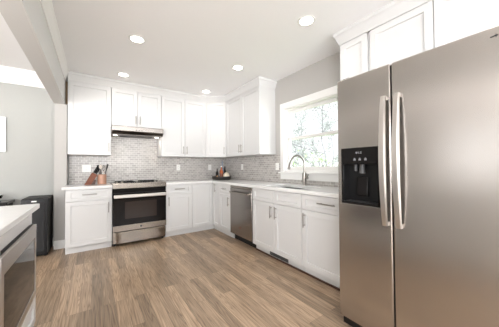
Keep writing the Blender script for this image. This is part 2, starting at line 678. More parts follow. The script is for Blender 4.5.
# unseen windows added and sized to light the room; window_3 follows the refrigerator highlight
for nm, (ax, r0, r1, q0, q1, face) in {'added_window_2': ('x', -3.9, -.7, .02, 2.4, YR), 'added_window_5': ('x', -.4, 2.2, 1.0, 2.4, YR), 'window_3': ('y', .85, 1.85, .9, 2.1, XL), 'added_window_4': ('y', -2.2, .3, 1.0, 2.4, XL)}.items():
    w_ = bpy.data.objects.new(nm, None)
    COL.objects.link(w_)
    struct(w_)
    us = [r0, r0 + .06, (r0 + r1) / 2 - .04, (r0 + r1) / 2 + .04, r1 - .06, r1]
    zs = [q0, q0 + .06, q1 - .06, q1]
    MB().cells(us, zs, lambda i, k: not (i in (1, 3) and k == 1), face - .11, face - .05,
               (0, 2, 1) if ax == 'x' else (1, 2, 0)).build('window_frame', 'trim_white', w_)


# ------------------------------------------------------------------ cabinets
def shaker(x0, x1, z0, z1, t=.02, stile=.058, mat=None, rec=.012):
    """one shaker front: raised frame round a recessed flat panel; front at y=0, back at y=t"""
    a, c = x0 + stile, x1 - stile
    s2 = min(stile, (z1 - z0) * .27)
    p, q = z0 + s2, z1 - s2
    e = .002
    vs = [(x0, 0, z0), (x1, 0, z0), (x1, 0, z1), (x0, 0, z1),
          (a, 0, p), (c, 0, p), (c, 0, q), (a, 0, q),
          (a + e, rec, p + e), (c - e, rec, p + e), (c - e, rec, q - e), (a + e, rec, q - e),
          (x0, t, z0), (x1, t, z0), (x1, t, z1), (x0, t, z1)]
    fs = [(0, 1, 5, 4), (1, 2, 6, 5), (2, 3, 7, 6), (3, 0, 4, 7),
          (4, 5, 9, 8), (5, 6, 10, 9), (6, 7, 11, 10), (7, 4, 8, 11), (8, 9, 10, 11),
          (0, 12, 13, 1), (1, 13, 14, 2), (2, 14, 15, 3), (3, 15, 12, 0), (15, 14, 13, 12)]
    return MB().add(vs, fs, mat)


def bar_pull(kind, x, z, ln, mat=None, r=.0066):
    b = MB()
    h = ln / 2
    if kind == 'v':
        b.tube([(x, -.032, z - h), (x, -.032, z + h)], r, 10, mat=mat)
        for s in (-.7, .7):
            b.tube([(x, .0005, z + s * h), (x, -.032, z + s * h)], r * .8, 8, mat=mat)
    else:
        b.tube([(x - h, -.032, z), (x + h, -.032, z)], r, 10, mat=mat)
        for s in (-.7, .7):
            b.tube([(x + s * h, .0005, z), (x + s * h, -.032, z)], r * .8, 8, mat=mat)
    return b


def front(root, kind, x0, x1, z0, z1, pull=None, mat=None):
    d = shaker(x0, x1, z0, z1, mat=mat).build(kind, 'cabinet_white', root, bevel=.0015, seg=1)
    if pull:
        h = bar_pull(*pull, mat=mat).build('handle', 'nickel', d, smooth=True)
        h['label'] = 'brushed nickel bar pull'
    return d


G = .0028
ROT_R = -pi / 2


def base_cab(label, loc, rz, w, fronts, depth=.615):
    r = thing('base_cabinet', label, 'cabinet', loc, rz, 'white base cabinets')
    MB().box(.001, w - .001, .0215, depth, .0965, .8755).build('carcass', 'cabinet_white', r)
    MB().box(.001, w - .001, .062, depth - .05, .0, .096).build('toe_kick', 'cabinet_white', r)
    for k, x0, x1, z0, z1, pull in fronts:
        front(r, k, x0, x1, z0, z1, pull)
    return r


DZ0, DZ1 = .712, .868      # drawer front
PZ0, PZ1 = .098, .706      # door front
# left of the range
w1 = .243 + .298 - .002
base_cab('white base cabinet left of the range, with the knife block above', (-.298, YF, 0), 0, w1,
         [('drawer', G, w1 - G, DZ0, DZ1, ('h', w1 / 2, .80, .17)),
          ('door', G, w1 - G, PZ0, PZ1, ('v', w1 - .045, .60, .15))])
w2 = 1.456 - 1.005
base_cab('white base cabinet directly right of the range', (1.005, YF, 0), 0, w2,
         [('drawer', G, w2 - G, DZ0, DZ1, ('h', w2 / 2, .80, .17)),
          ('door', G, w2 - G, PZ0, PZ1, ('v', .045, .60, .15))])
# corner unit with two full-height doors
cr = thing('base_cabinet', 'white corner base cabinet with two tall doors meeting at an inner corner', 'cabinet',
           (1.457, YF, 0), 0, 'white base cabinets')
cx = XF - 1.457
cy = YF - 3.6235
MB().prism([(.001, .0215), (cx + .0215, .0215), (cx + .0215, -cy + .001), (1.016, -cy + .001), (1.016, .615), (.001, .615)],
           .0965, .8755).build('carcass', 'cabinet_white', cr)
MB().prism([(.001, .062), (cx + .062, .062), (cx + .062, -cy + .001), (.96, -cy + .001), (.96, .56), (.001, .56)],
           0, .096).build('toe_kick', 'cabinet_white', cr)
front(cr, 'door', G, cx - G, PZ0, DZ1)
mb = Matrix.Translation((cx, -.0015, 0)) @ Matrix.Rotation(-pi / 2, 4, 'Z')
front(cr, 'door', G, cy - G, PZ0, DZ1, ('v', cy - .125, .79, .15), mat=mb)
# right run
YD0 = 3.2186
w4 = 3.6225 - YD0 - .001
base_cab('narrow white base cabinet between the corner and the dishwasher', (XF, 3.6225, 0), ROT_R, w4,
         [('drawer', G, w4 - G, DZ0, DZ1, ('h', w4 / 2, .80, .13)),
          ('door', G, w4 - G, PZ0, PZ1, ('v', w4 - .05, .60, .15))])
YS0, YS1 = YD0 - .612, YD0 - .612 - .915
w5 = YS0 - YS1 - .002
hw = w5 / 2
sk = thing('base_cabinet', 'wide white sink cabinet with two doors and a dark toe vent', 'cabinet', (XF, YS0 - .001, 0), ROT_R, 'white base cabinets')
MB().cells([.001, .02, w5 - .02, w5 - .001], [.0215, .04, .595, .613], lambda i, jj: not (i == 1 and jj == 1), .1165, .8755).build('carcass', 'cabinet_white', sk)
MB().box(.001, w5 - .001, .0215, .613, .0965, .116).build('bottom_panel', 'cabinet_white', sk)
MB().box(.001, w5 - .001, .062, .56, 0, .096).build('toe_kick', 'cabinet_white', sk)
for x0, x1, hx in ((G, hw - G, hw - .045), (hw + G, w5 - G, hw + .045)):
    front(sk, 'false_drawer_front', x0, x1, DZ0, DZ1)
    front(sk, 'door', x0, x1, PZ0, PZ1, ('v', hx, .60, .15))
vg = MB()
vg.box(.303, .642, .0595, .0615, .022, .083)
for i in range(12):
    xx = .318 + i * .0275
    vg.box(xx, xx + .006, .056, .0595, .028, .077)
o = vg.build('vent_grille', 'dark_grey', sk)
o['label'] = 'dark metal toe vent grille'
w6 = YS1 - 1.04
base_cab('white base cabinet between the sink cabinet and the refrigerator', (XF, YS1 - .001, 0), ROT_R, w6,
         [('drawer', G, w6 - G, DZ0, DZ1, ('h', w6 / 2, .80, .20)),
          ('door', G, w6 - G, PZ0, PZ1, ('v', .045, .60, .15))])
# shoe moulding along the toe kicks of the right run
o = MB().box(XF + .048, XF + .0605, 1.045, YS0 - .002, 0, .018).build('baseboard_right', 'dark_wood')
struct(o, 'thin dark shoe moulding below the sink cabinets', 'moulding')


def wall_cab(label, loc, rz, w, z0, z1, doors, depth=.33):
    r = thing('wall_cabinet', label, 'cabinet', loc, rz, 'white wall cabinets')
    MB().box(.001, w - .001, .0215, depth, z0, 2.50).build('carcass', 'cabinet_white', r)
    for x0, x1, a, bb, pull in doors:
        front(r, 'door', x0, x1, a, bb, pull)
    return r


def two(w, z0, z1, hz, ln=.14):
    h = w / 2
    return [(G, h - G, z0, z1, ('v', h - .032, hz, ln)), (h + G, w - G, z0, z1, ('v', h + .032, hz, ln))]


u1 = wall_cab('tall single-door white wall cabinet above the knife block', (-.298, YU, 0), 0, w1, ZU, ZD,
              [(G, w1 - G, ZU, ZD, ('v', w1 - .032, ZU + .12, .14))])
o = MB().box(-.027, -.001, .06, .10, 2.113, ZD).build('gap_strip', 'gap_brown', u1)  # brown strip closing the gap between beam and cabinet
o['label'] = 'narrow brown strip'
wh = .757
wall_cab('short two-door white wall cabinet above the range hood', (.244, YU, 0), 0, wh, 1.832, ZD,
         two(wh, 1.832, ZD, 1.832 + .125))
w3 = 1.851 - 1.003
wall_cab('two-door white wall cabinet on the back wall right of the hood', (1.003, YU, 0), 0, w3, ZU, ZD,
         two(w3, ZU, ZD, ZU + .12))
# diagonal corner wall cabinet
dv = Vector((XU - 1.852, 3.884 - YU))
ang = math.atan2(dv.y, dv.x)
ld = dv.length
dc = thing('wall_cabinet', 'diagonal corner white wall cabinet with one door', 'cabinet', (1.852, YU, 0), ang, 'white wall cabinets')
inv = Matrix.Rotation(-ang, 3, 'Z')
off = Vector((sin(ang), -cos(ang), 0)) * -.0215


def loc2(x, y):
    q = inv @ Vector((x - 1.852, y - YU, 0))
    return (q.x, q.y)


pa = Vector((1.853, YU, 0)) + off
pb = Vector((XU, 3.885, 0)) + off
MB().prism([loc2(1.853, 4.20), loc2(pa.x + .004, pa.y + .0), loc2(pb.x, pb.y + .004), loc2(2.168, 3.885),
            loc2(W - .002, 3.885), loc2(W - .002, YB - .002), loc2(1.853, YB - .002)], ZU, 2.50).build('carcass', 'cabinet_white', dc)
front(dc, 'door', .004, ld - .004, ZU, ZD, ('v', ld - .036, ZU + .12, .14))
YE = 2.805
w7 = 3.883 - YE
wall_cab('two-door white wall cabinet on the window wall, left of the window', (XU, 3.883, 0), ROT_R, w7, ZU, ZD,
         two(w7, ZU, ZD, ZU + .12), depth=.327)
wall_cab('narrow white wall cabinet between the window and the refrigerator', (XU, 1.404, 0), ROT_R, .29, ZU, ZD,
         [(G, .288, ZU, ZD, ('v', .24, ZU + .12, .14))], depth=.327)
rf = wall_cab('wide two-door white cabinet above the refrigerator', (XU, 1.092, 0), ROT_R, .976, 1.86, ZD,
              two(.976, 1.86, ZD, 1.90), depth=.327)
# crown on the cabinets
CP = [(0, 2.4425), (.006, 2.4425), (.008, 2.462), (.014, 2.47), (.030, 2.515), (.040, 2.53), (.046, 2.535),
      (.046, CEIL - .001), (0, CEIL - .001)]
o = MB().sweep([(-.298, YU), (1.852, YU), (XU, 3.884), (XU, YE), (W - .001, YE)], CP).build('trim_4', 'cabinet_white', smooth=True)
struct(o, 'white crown moulding over the wall cabinets in the corner', 'moulding')
o = MB().sweep([(W - .001, 1.404), (XU, 1.404), (XU, .115)], CP).build('trim_5', 'cabinet_white', smooth=True)
struct(o, 'white crown moulding over the cabinets above the refrigerator', 'moulding')
o = MB().box(XU + .02, W - .002, 1.0935, 1.1125, 1.86, 2.44).build('trim_6', 'cabinet_white')
struct(o, 'white filler strip between the cabinets above the refrigerator', 'filler')

# ------------------------------------------------------------------ worktops
CZ0, CZ1 = .8765, .914
o = MB().box(-.334, .2415, 3.862, YB - .010, CZ0, CZ1).build('countertop', 'quartz', bevel=.003)
tag(o, 'short white countertop under the knife block, left of the range', 'countertop')
SX0, SX1, SY0, SY1 = 1.91, 2.28, 1.76, 2.39
xs = [1.0045, 1.826, SX0, SX1, W - .010]
ys = [1.03, SY0, SY1, 3.862, YB - .010]
o = MB().cells(xs, ys, lambda i, k: (k == 3) or (i >= 1 and not (i == 2 and k == 1)), CZ0, CZ1).build('countertop', 'quartz', bevel=.003)
tag(o, 'long L-shaped white countertop around the corner and under the window', 'countertop')

# sink and faucet
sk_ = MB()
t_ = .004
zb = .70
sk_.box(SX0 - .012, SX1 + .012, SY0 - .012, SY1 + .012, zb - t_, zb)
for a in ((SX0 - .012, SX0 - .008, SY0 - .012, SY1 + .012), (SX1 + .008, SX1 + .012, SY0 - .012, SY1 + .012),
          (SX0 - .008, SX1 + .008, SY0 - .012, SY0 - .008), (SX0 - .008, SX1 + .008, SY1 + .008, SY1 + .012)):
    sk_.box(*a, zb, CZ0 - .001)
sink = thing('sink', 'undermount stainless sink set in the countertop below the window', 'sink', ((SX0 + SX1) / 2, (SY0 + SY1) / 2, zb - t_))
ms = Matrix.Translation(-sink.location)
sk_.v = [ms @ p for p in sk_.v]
sk_.build('basin', 'sink_shade_steel', sink)
MB().lathe([(.0, .0005), (.042, .0005), (.045, .004), (.03, .006), (0, .003)], (0, 0, t_), 24).build('drain', 'chrome', sink, smooth=True)

fc = thing('faucet', 'tall brushed nickel gooseneck faucet behind the sink', 'faucet', (2.375, 2.112, CZ1))
MB().lathe([(.032, 0), (.032, .006), (.029, .010), (.028, .165), (.018, .175)], seg=24).build('faucet_body', 'nickel', fc, smooth=True)
dx, dy = -.94, .34
nm = Vector((dx, dy, 0)).normalized()
pts = [(0, 0, .158), (0, 0, .27)]
RR = .105
for i in range(0, 15):
    a = pi * i / 14 * .93
    d = RR - RR * cos(a)
    pts.append((nm.x * d, nm.y * d, .275 + RR * 1.22 * sin(a)))
MB().tube(pts, .0135, 14).build('spout', 'nickel', fc, smooth=True)
e0 = Vector(pts[-1])
e1 = e0 + (e0 - Vector(pts[-2])).normalized() * .09
MB().tube([e0 + (e0 - e1) * .05, e0 + (e1 - e0) * .2, e1], [.013, .017, .019], 14).build('spray_head', 'nickel', fc, smooth=True)
lv = MB().tube([(0, -.02, .10), (0, -.06, .10)], .019, 14)
lv.tube([(0, -.042, .10), (-.01, -.06, .115), (-.02, -.085, .15)], [.010, .009, .007], 10)
lv.build('lever', 'nickel', fc, smooth=True)

# ------------------------------------------------------------------ range
rg = thing('range', 'stainless slide-in range with a black glass oven door', 'range', (.2435, 3.86, 0))
rw = .7595
MB().box(.004, rw - .004, .05, .635, .03, .895).build('range_body', 'dark_grey', rg)
for x in (.04, rw - .04):
    for y in (.09, .58):
        MB().lathe([(.018, 0), (.018, .029)], (x, y, 0), 12).build('foot', 'black_plastic', rg)
MB().prism([(.001, .859), (.03, .855), (.08, .896), (.08, .929), (.007, .935), (.001, .929)], .001, rw - .001, 0
           ).build('control_panel', 'satin_steel', rg)
MB().box(.001, rw - .001, .0815, .637, .8965, .920).build('cooktop', 'black_gloss', rg, bevel=.003)
MB().box(.001, rw - .001, .03, .0495, .79, .854).build('trim_panel', 'black_gloss', rg)
for x in (.055, .125, .595, .65, .705):
    mk = Matrix.Translation((x, .048, .9325)) @ Matrix.Rotation(radians(6), 4, 'X')
    kb = MB().lathe([(.021, .001), (.021, .006), (.016, .010), (.015, .026), (.0, .027)], seg=18, mat=mk)
    kb.build('knob', 'nickel', rg, smooth=True)
mk = Matrix.Translation((rw / 2, .048, .9328)) @ Matrix.Rotation(radians(-6), 4, 'X')
MB().box(-.13, .13, -.014, .014, .0005, .002, mat=mk).build('display', 'black_gloss', rg)
for cx_, cy_ in ((.20, .24), (.20, .50), (.56, .24), (.56, .50)):
    gr = MB()
    for s in (-.1, 0, .1):
        gr.box(cx_ - .13, cx_ + .13, cy_ + s - .005, cy_ + s + .005, .936, .946)
        gr.box(cx_ + s * 1.25 - .005, cx_ + s * 1.25 + .005, cy_ - .115, cy_ + .115, .936, .946)
    for sx in (-.12, .12):
        for sy in (-.1, .1):
            gr.box(cx_ + sx - .006, cx_ + sx + .006, cy_ + sy - .006, cy_ + sy + .006, .9205, .937)
    gr.build('grate', 'black_matte', rg)
dr = MB().box(.002, rw - .002, .0, .048, .222, .786).build('oven_door', 'black_gloss', rg, bevel=.004)
MB().box(.16, rw - .15, -.0015, .001, .40, .655).build('oven_window', 'oven_window', dr)
MB().box(.003, rw - .003, -.006, -.0005, .224, .309).build('lower_band', 'satin_steel', dr, bevel=.002)
hb = MB()
hb.cells([.012, rw - .012], [.717, .768], lambda i, k: True, -.058, -.036, (0, 2, 1))
hb.build('handle', 'handle_steel', dr, bevel=.009)
for x in (.035, rw - .035):
    MB().box(x - .012, x + .012, -.037, .001, .73, .757).build('handle_bracket', 'satin_steel', dr, bevel=.003)
mk = Matrix.Translation((rw / 2, -.006, .268)) @ Matrix.Rotation(radians(90), 4, 'X')
MB().lathe([(.013, 0), (.013, .0015), (0, .002)], seg=20, mat=mk).build('badge', 'icon_dark', dr)
pts = []
for i in range(13):
    t = -1 + 2 * i / 12
    pts.append((rw / 2 + t * (rw / 2 - .003), -.004 + .035 * max(0, (abs(t) - .82) / .18) ** 2.2))
MB().prism(pts + [(rw - .003, .046), (.003, .046)], .045, .215).build('storage_drawer', 'satin_steel', rg, bevel=.004)

# range hood
hd = thing('range_hood', 'slim stainless range hood under the short cabinet', 'range hood', (.2435, 4.03, 1.74))
MB().prism([(.0, .012), (.004, .008), (.055, -.038), (.075, -.040), (.471, -.040), (.471, .0895), (.012, .0895), (.0, .080)],
           .0, .759, 0).build('hood_shell', 'stainless', hd, bevel=.002)
MB().box(.13, .63, .16, .43, -.0425, -.0405).build('filter', 'dark_grey', hd)
mk = Matrix.Translation((0, .0, .0105)) @ Matrix.Rotation(radians(-42), 4, 'X')
MB().box(.002, .757, .006, .062, -.0016, .0008, mat=mk).build('dark_underside_band', 'shaded_steel', hd)  # darker steel paints in the dark look of the downward face
for x in (.06, .70):
    MB().lathe([(.0, -.003), (.03, -.0025), (.032, .0)], (x, .24, -.0405), 18).build('hood_lamp', 'hood_lens', hd)
    ld_ = bpy.data.lights.new('hood_bulb', 'SPOT')
    ld_.energy = 1.6
    ld_.spot_size = radians(130)
    ld_.spot_blend = .8
    ld_.shadow_soft_size = .03
    ld_.color = (1, .9, .75)
    lo = bpy.data.objects.new('hood_bulb', ld_)
    COL.objects.link(lo)
    lo.parent = hd
    lo.location = (x, .24, -.05)
for i in range(3):
    MB().box(.33 + i * .04, .35 + i * .04, -.002, .001, .024, .032).build('button', 'black_plastic', hd)

# ------------------------------------------------------------------ dishwasher
dw = thing('dishwasher', 'stainless dishwasher with a bar handle between white base cabinets', 'dishwasher', (XF - .012, YD0 - .003, 0), ROT_R)
MB().box(.004, .602, .04, .58, .104, .872).build('tub', 'dark_grey', dw)
MB().box(.006, .60, .085, .56, 0, .103).build('toe_panel', 'black_matte', dw)
dd = MB().box(.003, .603, 0, .039, .112, .835).build('door', 'stainless', dw, bevel=.006)
MB().box(.003, .603, .004, .0395, .8385, .871).build('control_strip', 'satin_steel', dw, bevel=.004)
hb = MB().tube([(.06, -.042, .772), (.545, -.042, .772)], .0115, 14)
hb.build('handle', 'satin_steel', dd, smooth=True)
for x in (.075, .53):
    MB().box(x - .01, x + .01, -.042, .0005, .764, .780).build('handle_bracket', 'satin_steel', dd)
mk = Matrix.Translation((.30, 0, .245)) @ Matrix.Rotation(radians(90), 4, 'X')
o = MB().lathe([(.012, 0), (.012, .0015), (0, .002)], seg=18, mat=mk).build('badge', 'badge_red', dd)
o['label'] = 'small dark red round badge'

# ------------------------------------------------------------------ refrigerator
FX = 1.509
fr = thing('refrigerator', 'large stainless side-by-side refrigerator with ice and water dispenser', 'refrigerator', (FX, 1.016, 0), ROT_R)
fw, fz0, fz1 = .916, .072, 1.80
gap = .373
MB().box(.006, fw - .006, .088, .90, .03, 1.775).build('fridge_body', 'dark_grey', fr, bevel=.006)
for x in (.05, fw - .05):
    for y in (.12, .85):
        MB().lathe([(.02, 0), (.02, .03)], (x, y, 0), 12).build('foot', 'black_plastic', fr)
MB().box(.012, fw - .012, .03, .087, .012, .066).build('toe_grille', 'black_plastic', fr)
dx0, dx1, dz0, dz1 = .036, .297, .903, 1.287
fd = MB().cells([0, dx0, dx1, gap - .003], [fz0, dz0, dz1, fz1], lambda i, k: not (i == 1 and k == 1), 0, .080, (0, 2, 1)
                ).build('freezer_door', 'fridge_steel', fr, bevel=.009, seg=3)
rd = MB().box(gap + .003, fw, 0, .080, fz0, fz1).build('fridge_door', 'fridge_steel', fr, bevel=.009, seg=3)
MB().box(gap - .0028, gap + .0028, .016, .087, fz0, fz1 - .01).build('gasket', 'black_matte', fr)
# dispenser niche
e = .001
b = MB()
zc_ = 1.182
b.box(dx0 + e, dx1 - e, .068, .078, dz0 + e, dz1 - e)
b.box(dx0 + e, dx0 + .010, .001, .068, dz0 + e, dz1 - e)
b.box(dx1 - .010, dx1 - e, .001, .068, dz0 + e, dz1 - e)
b.box(dx0 + .010, dx1 - .010, .001, .068, dz0 + e, dz0 + .014)
b.box(dx0 + .010, dx1 - .010, .001, .068, zc_ - .004, dz1 - e)
nb = b.build('dispenser_niche', 'black_plastic', fd, bevel=.002, seg=1)
MB().cells([dx0 - .005, dx0 + .008, dx1 - .008, dx1 + .005], [dz0 - .005, dz0 + .008, dz1 - .004, dz1 + .005], lambda i, k: not (i == 1 and k == 1), -.003, .0008,
           (0, 2, 1)).build('dispenser_frame', 'black_gloss', fd)
pn = MB().box(dx0 + .0085, dx1 - .0085, -.004, .0005, zc_, dz1 - .0045).build('dispenser_panel', 'black_gloss', fd, bevel=.003)
b = MB().prism([(.035, .96), (.066, .95), (.066, 1.09), (.045, 1.09)], .12, .20, 0)
b.build('dispenser_paddle', 'black_gloss', fd, bevel=.006)
MB().lathe([(.022, 1.115), (.016, 1.178)], (.165, .04, 0), 16).build('ice_chute', 'dark_grey', fd, smooth=True)
MB().lathe([(.012, 1.13), (.012, 1.178)], (.115, .045, 0), 14).build('water_nozzle', 'dark_grey', fd, smooth=True)
b = MB()
for i in range(9):
    b.box(dx0 + .03 + i * .022, dx0 + .036 + i * .022, .012, .06, dz0 + .0145, dz0 + .018)
b.build('drip_tray', 'dark_grey', fd)
for x in (.135, .172, .212):
    ic = MB()
    ic.prism([(x - .008, 1.204), (x + .008, 1.204), (x + .008, 1.216), (x + .004, 1.216), (x + .004, 1.222), (x - .004, 1.222), (x - .004, 1.216), (x - .008, 1.216)], -.0052, -.0042, 1)
    o = ic.build('dispenser_icon', 'icon_grey', fd)
    o['label'] = 'pale grey control icon'
ic = MB()
mk = Matrix.Translation((.150, -.0042, 1.258)) @ Matrix.Rotation(radians(90), 4, 'X')
ic.lathe([(.0075, 0), (.0075, .001), (0, .001)], seg=16, mat=mk)
ic.prism([(.163, 1.251), (.171, 1.251), (.171, 1.254), (.166, 1.254), (.166, 1.265), (.163, 1.265)], -.0052, -.0042, 1)
ic.prism([(.175, 1.251), (.185, 1.251), (.185, 1.259), (.182, 1.259), (.182, 1.254), (.178, 1.254), (.178, 1.262), (.185, 1.262), (.185, 1.265), (.175, 1.265)], -.0052, -.0042, 1)
o = ic.build('maker_mark', 'icon_grey', fd)
o['label'] = 'small pale round mark with two letters'


def bow_handle(xc, door):
    z0, z1 = .795, 1.60
    out, inn = [], []
    n = 22
    for i in range(n + 1):
        t = i / n
        z = z0 + (z1 - z0) * t
        s = sin(pi * t)
        y = -.028 - .036 * s ** .8
        th = .016 + .010 * s
        out.append((y, z))
        inn.append((y + th, z))
    poly = out + inn[::-1]
    h = MB()
    k = len(out)
    vs, fs = [], []
    for i in range(k):
        wd_ = .018 - .003 * abs(i / n * 2 - 1) ** 2
        y0, z = out[i]
        y1 = inn[i][0]
        vs += [(xc - wd_ * .75, y0, z), (xc + wd_ * .75, y0, z), (xc + wd_, y0 + (y1 - y0) * .4, z), (xc + wd_, y1, z), (xc - wd_, y1, z), (xc - wd_, y0 + (y1 - y0) * .4, z)]
    for i in range(k - 1):
        for q in range(6):
            q2 = (q + 1) % 6
            fs.append((i * 6 + q, i * 6 + q2, (i + 1) * 6 + q2, (i + 1) * 6 + q))
    fs.append(tuple(range(6))[::-1])
    fs.append(tuple(range((k - 1) * 6, k * 6)))
    h.add(vs, fs)
    for z in (z0 + .012, z1 - .012):
        h.box(xc - .014, xc + .014, -.022, .0005, z - .012, z + .012)
    h.build('handle', 'handle_steel', door, smooth=True)


bow_handle(gap - .036, fd)
bow_handle(gap + .040, rd)
b = MB()
b.box(.800, .812, -.0012, .0005, 1.752, 1.757)
b.box(.812, .826, -.0012, .0005, 1.7535, 1.759)
b.box(.817, .820, -.0012, .0005, 1.748, 1.764)
b.box(.832, .850, -.0012, .0005, 1.746, 1.766)
b.build('emblem', 'icon_dark', rd)
for x in (.03, fw - .08):
    MB().box(x, x + .05, .03, .13, 1.8005, 1.815).build('hinge_cover', 'dark_grey', fr, bevel=.003)

# ------------------------------------------------------------------ island and built-in microwave
il = thing('kitchen_island', 'white island cabinet in the left foreground with a built-in microwave', 'island', (-.312, .25, 0), pi / 2)
iw = 2.125 - .25
MY0, MY1 = 1.372, 2.102       # microwave span in world Y
a0, a1 = MY0 - .25, MY1 - .25
MB().cells([.001, a0 - .001, a1 + .001, iw], [.0965, .352 - .04, .794, .8755], lambda i, k: not (i == 1 and k == 1), .0265, .62, (0, 2, 1)
           ).build('carcass', 'cabinet_white', il)
MB().box(.001, iw, .605, .625, .0965, .8755).build('back_panel', 'cabinet_white', il)
MB().box(.001, iw - .002, .08, .56, 0, .096).build('toe_kick', 'cabinet_white', il)
front(il, 'drawer', a0 + G, a1 - G, .135, .308, ('h', (a0 + a1) / 2, .225, .17))
front(il, 'door', G, a0 / 2 - G, .135, .868, ('v', a0 / 2 - .045, .72, .15))
front(il, 'door', a0 / 2 + G, a0 - 2 * G, .135, .868, ('v', a0 / 2 + .045, .72, .15))
o = MB().box(-1.20, -.309, .20, 2.197, .882, .914).build('countertop', 'quartz', bevel=.003)
tag(o, 'white countertop of the island in the left foreground', 'countertop')
# raise the island top's support to meet it
MB().box(.02, iw - .02, .05, .60, .876, .8815).build('sub_top', 'cabinet_white', il)

mw = thing('microwave', 'stainless built-in microwave drawer with dark glass front in the island', 'microwave', (-.311, MY0, 0), pi / 2)
mwd = MY1 - MY0
MB().box(.012, mwd - .012, .026, .50, .322, .785).build('housing', 'dark_grey', mw)
md_ = MB().cells([.002, .045, mwd - .028, mwd - .002], [.3125, .356, .705, .787], lambda i, k: not (i == 1 and k == 1), 0, .0245, (0, 2, 1)
                 ).build('door_frame', 'handle_steel', mw, bevel=.002)
MB().box(.0455, mwd - .0285, .003, .02, .3565, .7045).build('door_glass', 'mirror_glass', md_)
MB().box(.004, mwd - .004, .014, .0255, .7875, .791).build('vent_slot', 'black_matte', mw)

# ------------------------------------------------------------------ dining side
wc = thing('wine_cooler', 'slim black wine cooler against the dining wall', 'wine cooler', (-.745, 4.008, 0))
ww = .26
MB().box(0, ww, .045, .475, .012, .772).build('cooler_body', 'black_matte', wc, bevel=.006)
cd = MB().cells([0, .035, ww - .035, ww], [.05, .09, .70, .765], lambda i, k: not (i == 1 and k == 1), 0, .043, (0, 2, 1)
                ).build('door', 'black_plastic', wc, bevel=.004)
MB().box(.0355, ww - .0355, .006, .03, .0905, .6995).build('door_glass', 'grey_glass', cd)
o = MB().box(.10, .15, -.002, .0005, .73, .745).build('badge', 'plastic_white', cd)
o['label'] = 'small pale badge'
for x in (.03, ww - .03):
    for y in (.08, .44):
        MB().lathe([(.014, 0), (.014, .0125)], (x, y, 0), 10).build('foot', 'black_plastic', wc)

tb = thing('sideboard', 'low black sideboard left of the wine cooler', 'sideboard', (-1.62, 4.12, 0))
tw = .735
MB().box(0, tw, 0, .36, .705, .74).build('top', 'black_gloss', tb, bevel=.003)
MB().box(.02, tw - .02, .02, .35, .12, .7045).build('body', 'black_matte', tb)
for x in (.03, tw - .07):
    for y in (.03, .30):
        MB().box(x, x + .04, y, y + .04, 0, .1195).build('leg', 'black_matte', tb)
for x in (.03, tw / 2 + .005):
    d_ = MB().box(x, x + tw / 2 - .035, .003, .0195, .14, .69).build('door', 'black_plastic', tb, bevel=.002)
    MB().tube([(x + .15, -.006, .60), (x + .21, -.006, .60)], .005, 8).tube([(x + .18, -.006, .60), (x + .18, .004, .60)], .004, 8).build('knob', 'nickel', d_)
gb = MB().lathe([(.0, .0), (.05, .0), (.055, .01), (.02, .02), (.02, .028), (.06, .04), (.082, .085), (.078, .085), (.055, .045), (.0, .034)], (-1.03, 4.27, .7405), 28)
o = gb.build('glass_bowl', 'chrome', smooth=True)
tag(o, 'shiny silver footed bowl on the black sideboard', 'bowl')
tr_ = MB().lathe([(.0, .0), (.10, .0), (.125, .012), (.122, .015), (.098, .004), (0, .004)], (-1.26, 4.28, .7405), 28)
o = tr_.build('tray', 'chrome', smooth=True)
tag(o, 'flat silver tray at the left on the black sideboard', 'tray')

pf = thing('picture_frame', 'white framed picture with grey edge on the dining wall', 'picture', (-1.37, YB - .001, 1.402))
pw, ph = .386, .478
MB().cells([0, .02, pw - .02, pw], [0, .02, ph - .02, ph], lambda i, k: not (i == 1 and k == 1), -.03, -.0, (0, 2, 1)).build('frame', 'frame_grey', pf, bevel=.002)  # grey metallic border around the white picture
MB().box(.0205, pw - .0205, -.012, -.001, .0205, ph - .0205).build('artwork', 'paper', pf)

# ------------------------------------------------------------------ recessed ceiling lights
cl = thing('ceiling_light', 'recessed ceiling light nearest the left wall cabinets, over the range side', 'ceiling light', (.38, 3.86, CEIL), 0, 'recessed ceiling lights')
MB().lathe([(.062, -.004), (.082, -.006), (.088, -.001), (.062, -.001)], seg=32, closed=True).build('trim_ring', 'trim_white', cl, smooth=True)
MB().lathe([(.0, -.0035), (.0615, -.003), (.0615, -.001), (0, -.001)], seg=32).build('lens', 'lamp_lens', cl)
lights = [(cl, .38, 3.86)]
for (x, y, lb) in ((.396, 2.706, 'recessed ceiling light in front of the range, second from the left cabinets'),
                   (1.725, 3.88, 'recessed ceiling light close to the corner cabinet crown'),
                   (1.683, 2.694, 'recessed ceiling light in front of the dishwasher'),
                   (1.688, 1.454, 'largest recessed ceiling light, closest to the refrigerator'),
                   ):
    c_ = copy_thing(cl, (x, y, CEIL), lb)
for (x, y) in ((.38, 3.86), (.396, 2.706), (1.725, 3.88), (1.683, 2.694), (1.688, 1.454), (.39, 1.45), (.39, .2), (1.69, .2),
               (.39, -1.1), (-2.0, 3.2), (-2.0, 1.6), (-2.0, -.2)):  # spots of the five fixtures, then unseen fill spots added without fixtures
    d = bpy.data.lights.new('can_or_fill_spot', 'SPOT')
    d.energy = CAN_FILL_POWER
    d.spot_size = radians(150)
    d.spot_blend = 1.0
    d.shadow_soft_size = .06
    d.color = (1.0, .95, .89)
    o = bpy.data.objects.new('can_or_fill_spot', d)
    COL.objects.link(o)
    o.location = (x, y, CEIL - .012)


